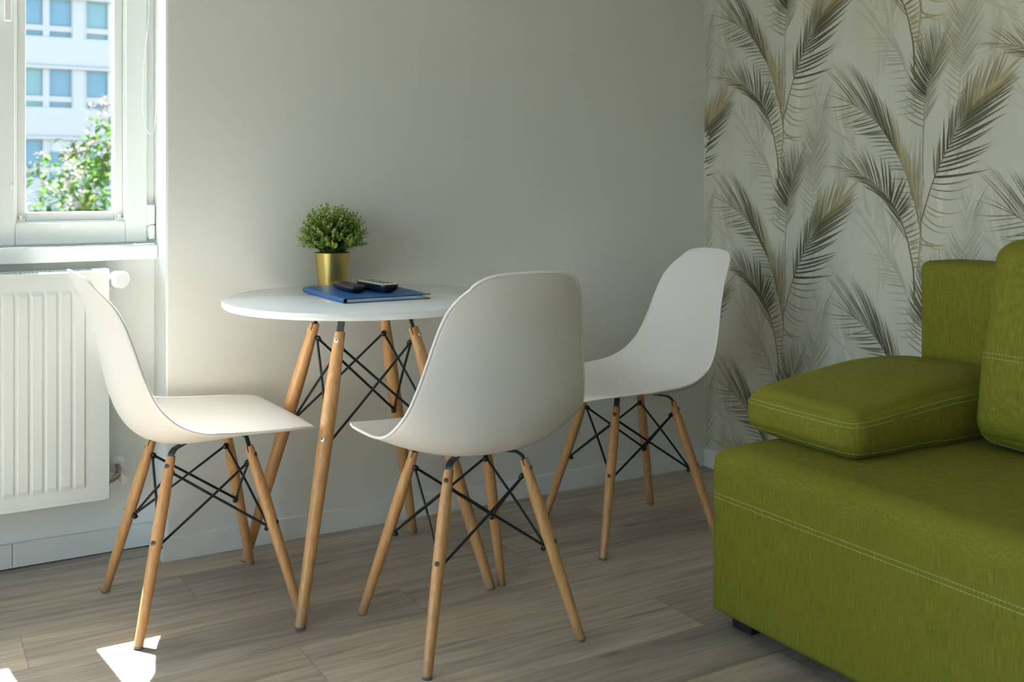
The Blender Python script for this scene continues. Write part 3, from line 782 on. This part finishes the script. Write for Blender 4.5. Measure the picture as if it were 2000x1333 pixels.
for i in range(NSP):
    # directions over a wide dome
    u = (i+.5)/NSP; ph = i*2.39996+rnd.uniform(-.3, .3)
    cz = 1-u*1.32; cz = max(cz, -.32); sr = math.sqrt(max(0, 1-cz*cz))
    D = Vector((sr*math.cos(ph), sr*math.sin(ph), cz))
    R_ = Vector((.096, .096, .088)); k = rnd.uniform(.80, 1.03)
    tip = Vector((D.x*R_.x*k, D.y*R_.y*k, .142+D.z*R_.z*k)); root_ = Vector((rnd.uniform(-.022, .022), rnd.uniform(-.022, .022), .085))
    mid = root_.lerp(tip, .5)+Vector((0, 0, .012)); path = catmull([root_, mid, tip], 12)
    st.tube([path[j] for j in (0, 4, 8, 11)], [.0011, .0009, .0007, .0005], 4, False)
    pale = rnd.random() < .55
    for j in range(3, 12):
        p = path[j]; d = (path[j]-path[j-1]).normalized(); w1 = d.orthogonal().normalized(); w2 = d.cross(w1); sp = rnd.uniform(0, 6.3)
        n = 4 if j < 10 else 6
        for q in range(n):
            an = sp+q*2*PI/n+rnd.uniform(-.3, .3)
            side = w1*math.cos(an)+w2*math.sin(an)
            f = .55 if j < 10 else 1.1
            dd = side+d*f*rnd.uniform(.6, 1.4)+Vector((0, 0, .25))
            inner = (j-3)/8
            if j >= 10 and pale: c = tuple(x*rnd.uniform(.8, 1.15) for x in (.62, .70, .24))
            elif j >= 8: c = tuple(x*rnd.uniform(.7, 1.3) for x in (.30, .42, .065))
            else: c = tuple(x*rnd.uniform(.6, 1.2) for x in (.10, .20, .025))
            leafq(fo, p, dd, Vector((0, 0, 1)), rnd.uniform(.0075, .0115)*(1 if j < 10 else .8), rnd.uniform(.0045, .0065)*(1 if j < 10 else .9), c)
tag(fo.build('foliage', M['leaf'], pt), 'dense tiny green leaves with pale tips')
st.build('stems', M['stem'], pt)

# ------------------------------------------------------------------ blue folder
c_, s_ = math.cos(AL), math.sin(AL)
def w2r(x, y): return (c_*x+s_*y, -s_*x+c_*y)
fl = Vector((*w2r(-.5474, 2.845), 0)); ff = Vector((*w2r(-.4074, 2.535), 0)); frr = Vector((*w2r(-.2062, 2.6457), 0))
ux = (frr-ff).normalized(); uy = Vector((-ux.y, ux.x, 0))
ang = math.atan2(ux.y, ux.x)
FWd, FLn = .228, .318
fo_ = empty('ring_folder', (ff.x, ff.y, TZ), ang); tag(fo_, 'blue folder with metal corners lying on the table', 'folder')
def cover(z0, z1, tilt):
    m = MB(); b = [m.vert(p) for p in [(.004, 0, z0), (FWd, 0, z0+tilt), (FWd, FLn, z0+tilt), (.004, FLn, z0), (.004, 0, z1), (FWd, 0, z1+tilt), (FWd, FLn, z1+tilt), (.004, FLn, z1)]]
    for q in [(0,3,2,1),(4,5,6,7),(0,1,5,4),(1,2,6,5),(2,3,7,6),(3,0,4,7)]: m.face(q)
    return m
cover(.0003, .0023, 0).build('back_cover', M['bluec'], fo_, bevel=.0007)
cover(.0108, .0128, .0004).build('front_cover', M['bluec'], fo_, bevel=.0007)
m = MB()
for y in (0,):
    prof = [Vector((.006+.0062*math.cos(a), 0, .0065+.0063*math.sin(a))) for a in [PI/2+PI*k/8 for k in range(9)]]
    pin = [Vector((.006+.0044*math.cos(a), 0, .0065+.0045*math.sin(a))) for a in [PI/2+PI*k/8 for k in range(9)]]
    A = [m.vert(p) for p in prof]; B = [m.vert(p+Vector((0, FLn, 0))) for p in prof]; C_ = [m.vert(p) for p in pin]; D_ = [m.vert(p+Vector((0, FLn, 0))) for p in pin]
    for k in range(8):
        m.face((A[k], A[k+1], B[k+1], B[k])); m.face((C_[k], D_[k], D_[k+1], C_[k+1])); m.face((A[k], C_[k], C_[k+1], A[k+1])); m.face((B[k], B[k+1], D_[k+1], D_[k]))
m.build('spine', M['bluec'], fo_, True, sharp=50)
m = MB()
for k in range(9): m.box((.012, .003+k*.0002, .0027+k*.00075), (FWd-.008-rnd.uniform(0, .004), FLn-.004, .0027+k*.00075+.0005))
m.build('pages', M['paper'], fo_)
for zz in (.0, .0105):
    for yy in (0, FLn):
        m = MB(); sgn = 1 if yy == 0 else -1
        lo = [(FWd+.0022, yy-sgn*.001), (FWd-.024, yy-sgn*.001), (FWd+.0022, yy+sgn*.023)]
        A = [m.vert((p[0], p[1], zz)) for p in lo]; B = [m.vert((p[0], p[1], zz+.0032)) for p in lo]
        m.face(A); m.face(B)
        for k in range(3): m.face((A[k], A[(k+1) % 3], B[(k+1) % 3], B[k]))
        m.build('corner_guard', M['bronze'] if False else M['guard'], fo_)

# ------------------------------------------------------------------ remotes
def rbox(m, L, W, H, r, n=6, taper=.0, z0=0, belly=0):
    """rounded slab with rounded plan corners; rounded underside"""
    rings = []
    for (ins, z) in [(belly, z0), (belly*.45, z0+H*.18), (belly*.1, z0+H*.45), (0, z0+H*.8), (.0005, z0+H*.95), (.0020, z0+H)]:
        ring_ = []
        for cx, cy, a0 in [(1, 1, 0), (-1, 1, PI/2), (-1, -1, PI), (1, -1, 3*PI/2)]:
            for k in range(n+1):
                a = a0+PI/2*k/n; rr = max(r-ins*.5, .001)
                ring_.append(m.vert((cx*(W/2-r)+rr*math.cos(a)-cx*ins*.5, cy*(L/2-r)+rr*math.sin(a)-cy*ins*.5, z)))
        rings.append(ring_)
    N = len(rings[0])
    for a, b in zip(rings, rings[1:]):
        for k in range(N): m.face((a[k], a[(k+1) % N], b[(k+1) % N], b[k]))
    m.face(rings[0][::-1]); m.face(rings[-1])
def remote(name, near, far, z, L, W, H, label, body, faceplate, cols, rows, btn, belly):
    n = Vector((*w2r(*near), 0)); f = Vector((*w2r(*far), 0)); mid = (n+f)/2; d = (f-n)
    o = empty(name, (mid.x, mid.y, z), math.atan2(d.y, d.x)-PI/2); tag(o, label, 'remote control', 'remote controls on the folder')
    m = MB(); rbox(m, L, W, H, W*.28, belly=belly); m.build('body', body, o, True, sharp=45)
    m = MB(); rbox(m, L-.004, W-.004, .0022, W*.26, z0=H-.0008); m.build('face_plate', faceplate, o, True, sharp=45)
    for i in range(rows):
        for j in range(cols):
            x = (j-(cols-1)/2)*W*.25; y = -L*.36+i*L*.72/(rows-1)
            m = MB(); rbox(m, L*.035, W*.15, .0016, .0016, 3, z0=H+.0012)
            q = m.build('button', M['redbtn'] if (i == rows-1 and j == 0) else btn, o, True, sharp=45, loc=(x, y, 0))
    return o
zf = TZ+.0138
remote('remote_control', (-.381, 2.640), (-.463, 2.800), zf, .158, .043, .016, 'black remote control, the left one lying on the blue folder', M['remb'], M['remb'], 3, 8, M['rembtn'], .010)
remote('remote_control', (-.302, 2.650), (-.396, 2.790), zf, .160, .050, .021, 'grey faced remote control with dark body, the right one on the blue folder', M['remb'], M['remg'], 3, 8, M['rembtn'], .014)

# ------------------------------------------------------------------ sofa and cushions
def rounded(L, W, H, r, nx, ny, nz, bulge=(0, 0, 0), rz=None):
    """rounded box centred at origin; returns MB and the surface function"""
    hx, hy, hz = L/2, W/2, H/2
    def proj(p):
        x, y, z = p
        q = Vector((max(-hx+r, min(hx-r, x)), max(-hy+r, min(hy-r, y)), max(-hz+r, min(hz-r, z))))
        d = Vector(p)-q
        if d.length > 1e-9: q = q+d.normalized()*r if True else q
        fx = max(0, 1-(x/hx)**2); fy = max(0, 1-(y/hy)**2); fz = max(0, 1-(z/hz)**2)
        q.z += bulge[2]*(z/hz)*(fx*fy)**.6 if hz else 0
        q.x += bulge[0]*(x/hx)*(fy*fz)**.6
        q.y += bulge[1]*(y/hy)*(fx*fz)**.6
        return q
    bm = bmesh.new()
    def lin(n, h):   # clustered near the ends
        return [h*(math.sin(PI/2*(-1+2*i/n))*.55+(-1+2*i/n)*.45) for i in range(n+1)]
    X, Y, Z = lin(nx, hx), lin(ny, hy), lin(nz, hz); V = {}
    def gv(i, j, k):
        if (i, j, k) not in V: V[(i, j, k)] = bm.verts.new(proj((X[i], Y[j], Z[k])))
        return V[(i, j, k)]
    for i in range(nx):
        for j in range(ny):
            bm.faces.new((gv(i, j, 0), gv(i, j+1, 0), gv(i+1, j+1, 0), gv(i+1, j, 0))); bm.faces.new((gv(i, j, nz), gv(i+1, j, nz), gv(i+1, j+1, nz), gv(i, j+1, nz)))
    for i in range(nx):
        for k in range(nz):
            bm.faces.new((gv(i, 0, k), gv(i+1, 0, k), gv(i+1, 0, k+1), gv(i, 0, k+1))); bm.faces.new((gv(i, ny, k), gv(i, ny, k+1), gv(i+1, ny, k+1), gv(i+1, ny, k)))
    for j in range(ny):
        for k in range(nz):
            bm.faces.new((gv(0, j, k), gv(0, j, k+1), gv(0, j+1, k+1), gv(0, j+1, k))); bm.faces.new((gv(nx, j, k), gv(nx, j+1, k), gv(nx, j+1, k+1), gv(nx, j, k+1)))
    bmesh.ops.recalc_face_normals(bm, faces=bm.faces)
    return bm, proj
def bm_obj(name, bm, mt, parent, fn=None):
    if fn:
        for v_ in bm.verts: v_.co = fn(v_.co)
    me = bpy.data.meshes.new(name); bm.to_mesh(me); bm.free(); me.materials.append(mt)
    me.polygons.foreach_set('use_smooth', [True]*len(me.polygons))
    o = bpy.data.objects.new(name, me); col.objects.link(o); o.parent = parent; return o
def stitch(name, pathfn, length, parent, mt, dash=.0068, gap=.0014, r=.0006, n=None, jit=.0003):
    """dashed thread along pathfn(u) in metres"""
    m = MB(); u = 0; rr = random.Random(3)
    while u < length-dash:
        a = Vector(pathfn(u)); b = Vector(pathfn(u+dash)); j_ = Vector((rr.uniform(-jit, jit), rr.uniform(-jit, jit), rr.uniform(-jit, jit)))
        m.tube([a+j_, (a+b)/2, b-j_], [r*.6, r, r*.6], 5); u += dash+gap
    return m.build(name, mt, parent, True)
SX0, SX1, SY0, SY1 = 1.604, 2.46, -.14, 1.832
so = empty('sofa', (1.604, SY1, 0)); tag(so, 'green fabric sofa with white double stitching along the wallpapered wall', 'sofa')
OX, OY = 1.604, SY1
W_, L_ = SX1-SX0, SY1-SY0; Z0, Z1 = .045, .415
def seat_fn(L, W, H, rp, rt, rb=.004, crown=.006):
    hx, hy, hz = L/2, W/2, H/2
    def fn(p):
        x, y, z = p
        d = min(hx-abs(x), hy-abs(y)); top = z > hz-1e-6; bot = z < -hz+1e-6
        qx = max(-hx+rp, min(hx-rp, x)); qy = max(-hy+rp, min(hy-rp, y)); e = Vector((x-qx, y-qy))
        if e.length > rp: e = e.normalized()*rp
        X, Y = qx+e.x, qy+e.y
        zz = -hz+(z+hz)*(H-rt)/H
        if top:
            dd = min(d, rt); zz = hz-rt+math.sqrt(max(0, rt*rt-(rt-dd)**2))+crown*min(1, d/.25)
        return Vector((X, Y, zz))
    return fn
pj = seat_fn(W_, L_, Z1-Z0, .018, .050)
bm, _ = rounded(W_, L_, Z1-Z0, .0001, 60, 90, 20)
for v_ in bm.verts: v_.co = pj(v_.co)
cx, cy, cz = (SX0+SX1)/2-OX, (SY0+SY1)/2-OY, (Z0+Z1)/2
seat = bm_obj('seat_base', bm, M['fabric'], so, lambda v_: Vector((v_.x+cx, v_.y+cy, max(v_.z+cz, Z0))))
def front_pt(z):
    hx = W_/2
    def fn(u):
        y = L_/2-.002-u; p = pj((-hx, y, z-cz)); return (p.x+cx-.0004, p.y+cy, p.z+cz)
    return fn
for z in (.3500, .3385): stitch('stitching', front_pt(z), 1.5, so, M['thread'])
for x, y in [(1.675, 1.775), (1.675, .1), (2.36, 1.775), (2.36, .1)]:
    m = MB(); m.box((x-.03-OX, y-.03-OY, 0), (x+.03-OX, y+.03-OY, .046)); m.build('foot', M['dkfoot'], so, bevel=.004)
# backrest
BX0, BX1, BZ1 = 2.315, 2.47, .806
bm, pb = rounded(BX1-BX0, L_, BZ1-.395, .022, 10, 60, 26, (.004, 0, .006))
bx, bz = (BX0+BX1)/2-OX, (BZ1+.395)/2
def bfn(v_):
    return Vector((v_.x+bx, v_.y+cy, v_.z+bz))
bm_obj('backrest', bm, M['fabric'], so, bfn)

def cushion(name, L, W, H, r, bul, label, loc, rot, seam_in=.006, mid=None, puff=0):
    o = bpy.data.objects.new(name, None); col.objects.link(o); o.location = loc; o.rotation_euler = rot; o.empty_display_size = .1
    tag(o, label, 'cushion', 'green sofa cushions')
    bm, p_ = rounded(L, W, H, r, 44, 34, 16, bul)
    def wob(v):
        if puff and v.z > -H/2+r*.6:
            u_ = (v.x+L/2)/L; f_ = min(1, max(0, u_/.72)); f_ = math.sin(f_*PI/2)**1.3*(1-.3*max(0, u_-.72)); lowz = -H/2
            v = v.copy(); v.z = lowz+(v.z-lowz)*(1+puff*f_)
        nv = noise.noise(v*9+Vector(loc))*.0035+noise.noise(v*22)*.0012
        # dip of the piped seams, wrinkles near the corners
        ez = abs(abs(v.z)-(H/2-r*.55)); dip = .0022*math.exp(-(ez/.004)**2)
        q = v.copy(); l = Vector((v.x/(L/2), v.y/(W/2), v.z/(H/2))); l.normalize()
        return q+l*(nv-dip)
    bm_obj('cover', bm, M['fabric_up'] if mid is not None else M['fabric'], o, wob)
    # perimeter double stitch on both seams
    for sgn in (1, -1):
        for dz in ((0, 1) if sgn > 0 else (0,)):
            zz = sgn*(H/2-r*(.55 if sgn > 0 else .22)-(.009 if dz else -.001)); per = []
            N = 260
            for k in range(N+1):
                a = 2*PI*k/N
                ca, sa = math.cos(a), math.sin(a); e = 16
                rr_ = (abs(ca)**e+abs(sa)**e)**(-1/e)
                x, y = ca*rr_*L/2, sa*rr_*W/2
                q = p_((x, y, zz if not dz else zz)); q = wob(q)
                l = Vector((q.x/(L/2), q.y/(W/2), .25*sgn)); l.normalize(); per.append(q+l*.0004)
            cum = [0]
            for a, b in zip(per, per[1:]): cum.append(cum[-1]+(b-a).length)
            def fn(u, per=per, cum=cum):
                import bisect
                i = min(max(bisect.bisect(cum, u)-1, 0), len(per)-2); t = (u-cum[i])/max(1e-9, cum[i+1]-cum[i])
                return per[i].lerp(per[i+1], min(1, t))
            stitch('stitching', fn, cum[-1], o, M['thread'], .0058, .0022, .0006)
    if mid is not None:   # flat double stitch across the face
        for dx in (-.005, .005):
            def fn(u, dx=dx):
                q = wob(p_((mid+dx, -W/2+.002+u, H/2))); return (q.x, q.y, q.z+.0006)
            stitch('stitching', fn, W-.004, o, M['thread'], .0048, .0030, .0007)
    return o
cushion('sofa_cushion', .580, .345, .098, .034, (.008, .006, .016), 'flat green box cushion with double stitching lying on the sofa seat',
        (2.028, 1.695, .423+.049), (0, 0, R(-1.5)), puff=.38)
cushion('sofa_cushion', .455, .62, .155, .050, (.006, .006, .026), 'upright green back cushion leaning at the right on the sofa backrest',
        (2.172, 1.190, .423+.228), (0, R(-78), 0), mid=-.04)

# ------------------------------------------------------------------ outside
m = MB(); m.box((-60, YN+.6, -6.3), (80, 95, -6.2)); gnd = structure(m.build('ground', mat('pavement', (.42, .42, .40), .9)))
BY = 50.0
bl = empty('office_building', (6.6, BY, -6.2)); tag(bl, 'pale grey office block with rows of blue glazed windows across the street', 'building')
mw = plaster('facade_grey', (.185, .178, .170)); mf = mat('facade_white', (.225, .215, .205), .5)
mg = mat('facade_glass', (.055, .115, .155), .3); mg2 = mat('facade_glass_teal', (.075, .14, .15), .3); mb_ = mat('facade_blind', (.26, .28, .27), .7)  # sky reflection in the panes is put into their diffuse blue
FH = 3.1; z_base = 1.20
bays = [4.79+2.685*k for k in range(-4, 6)]         # left edge of each double window
m = MB(); m.box((-30-6.6, .35, 0), (40-6.6, 14, 24)); m.build('wall', mw, bl)
pier = MB(); span = MB()
for fl_ in range(-2, 5):
    zb = z_base+fl_*FH+6.2+.0
    span.box((-36, -.02, zb-1.32), (34, .36, zb-.02)); span.box((-36, -.16, zb-1.42), (34, .36, zb-1.30))
for x0 in bays: span.box((x0-6.6+2.10, -.01, 0), (x0-6.6+2.685-.10, .36, 22))
span.build('spandrel', mf, bl)
for fl_ in range(-2, 4):
    for bi, x0 in enumerate(bays):
        zb = z_base+fl_*FH+6.2
        kind = (fl_*7+bi*3) % 5
        fr_ = MB(); W2 = 2.85
        # frame bars of a two-light window with transom
        for a, b in [(-.12, 0), (.89, 1.16), (2.05, 2.17)]: fr_.box((x0-6.6+a+.0, .05, zb-.02), (x0-6.6+b, .30, zb+1.72))
        fr_.box((x0-6.6, .06, zb+.235), (x0-6.6+2.05, .28, zb+.48)); fr_.box((x0-6.6, .06, zb-.08), (x0-6.6+2.05, .3, zb+.0)); fr_.box((x0-6.6, .06, zb+1.66), (x0-6.6+2.05, .3, zb+1.72))
        w_ = fr_.build('window', mf, bl)
        for q, (a, b) in enumerate([(0, .89), (1.16, 2.05)]):
            p_ = MB(); p_.box((x0-6.6+a, .2, zb), (x0-6.6+b, .24, zb+1.7)); p_.build('pane', mg2 if (kind+q) % 4 == 0 else mg, w_)
            if (kind+q) % 3 == 0:
                p_ = MB(); hgt = .25+.3*((kind+q) % 2); p_.box((x0-6.6+a, .17, zb+1.7-hgt), (x0-6.6+b, .195, zb+1.7)); p_.build('blind', mb_, w_)
# flowering tree
tr = empty('flowering_tree', (3.1, 16.5, -6.2)); tag(tr, 'green tree with pale pink blossom outside the window', 'tree')
rnd = random.Random(8); fo = MB(); fo.fixn = False; bs = MB(); bs.fixn = False; tk = MB()
tk.tube([(0, 0, 0), (.1, 0, 2), (0, .1, 4.2), (.1, 0, 6.0)], [.22, .18, .13, .06], 12)
cen = Vector((.52, 0, 6.38)); rad_ = Vector((1.9, 1.7, 2.1))
for i in range(26):
    a = i*2.4; e = cen+Vector((rad_.x*.7*math.cos(a), rad_.y*.7*math.sin(a), rad_.z*rnd.uniform(-.5, .7)))
    tk.tube([(0, .1, 3.5+rnd.uniform(0, 2)), (Vector((0, 0, 5))+e)/2, e], [.05, .035, .01], 6)
for i in range(8500):
    d = Vector((rnd.gauss(0, 1), rnd.gauss(0, 1), rnd.gauss(0, 1))).normalized()
    lump = 1+.22*noise.noise(d*2.2)+.12*noise.noise(d*5)
    p = cen+Vector((d.x*rad_.x, d.y*rad_.y, d.z*rad_.z))*lump*rnd.uniform(.72, 1.0)
    q = Vector((rnd.gauss(0, 1), rnd.gauss(0, 1), rnd.gauss(0, .7)))
    c = tuple(x*rnd.uniform(.7, 1.3) for x in ((.065, .13, .028) if rnd.random() < .6 else (.11, .17, .05)))
    leafq(fo, p, q, Vector((0, 0, 1)), rnd.uniform(.12, .20), rnd.uniform(.07, .11), c)
for i in range(250):
    d = Vector((rnd.gauss(0, 1), -abs(rnd.gauss(0, 1)), rnd.gauss(0, 1)+.3)).normalized()
    lump = 1+.22*noise.noise(d*2.2)+.12*noise.noise(d*5)
    p0 = cen+Vector((d.x*rad_.x, d.y*rad_.y, d.z*rad_.z))*lump*1.02
    for k in range(16):
        p = p0+Vector((rnd.gauss(0, .045), rnd.gauss(0, .045), rnd.uniform(0, .16))); c = tuple(x*rnd.uniform(.9, 1.1) for x in ((.30, .26, .25) if rnd.random() < .7 else (.28, .20, .18)))
        leafq(bs, p, Vector((rnd.gauss(0, 1), rnd.gauss(0, 1), rnd.gauss(0, 1))), Vector((0, 0, 1)), .055, .045, c)
tk.build('trunk', mat('bark', (.12, .09, .06), .9), tr, True)
fo.build('foliage', M['treeleaf'], tr); tag(bs.build('blossom', M['treeleaf'], tr), 'pale pink blossom clusters')

# sky light gathered at the window opening
pd = bpy.data.lights.new('window_portal', 'AREA'); pd.shape = 'RECTANGLE'; pd.size = FX1-WX0; pd.size_y = WZ1-WZ0
pd.cycles.is_portal = True
pe = bpy.data.lights.new('window_portal', 'AREA'); pe.shape = 'RECTANGLE'; pe.size = LZ1-LZ0; pe.size_y = LY1-LY0
pe.cycles.is_portal = True
pw = bpy.data.objects.new('window_portal', pe); col.objects.link(pw)
pw.location = (XL-.16, (LY0+LY1)/2, (LZ0+LZ1)/2); pw.rotation_euler = (0, -PI/2, 0)
po_ = bpy.data.objects.new('window_portal', pd); col.objects.link(po_)
po_.location = ((WX0+FX1)/2, YN+.14, (WZ0+WZ1)/2); po_.rotation_euler = (-PI/2, 0, 0)
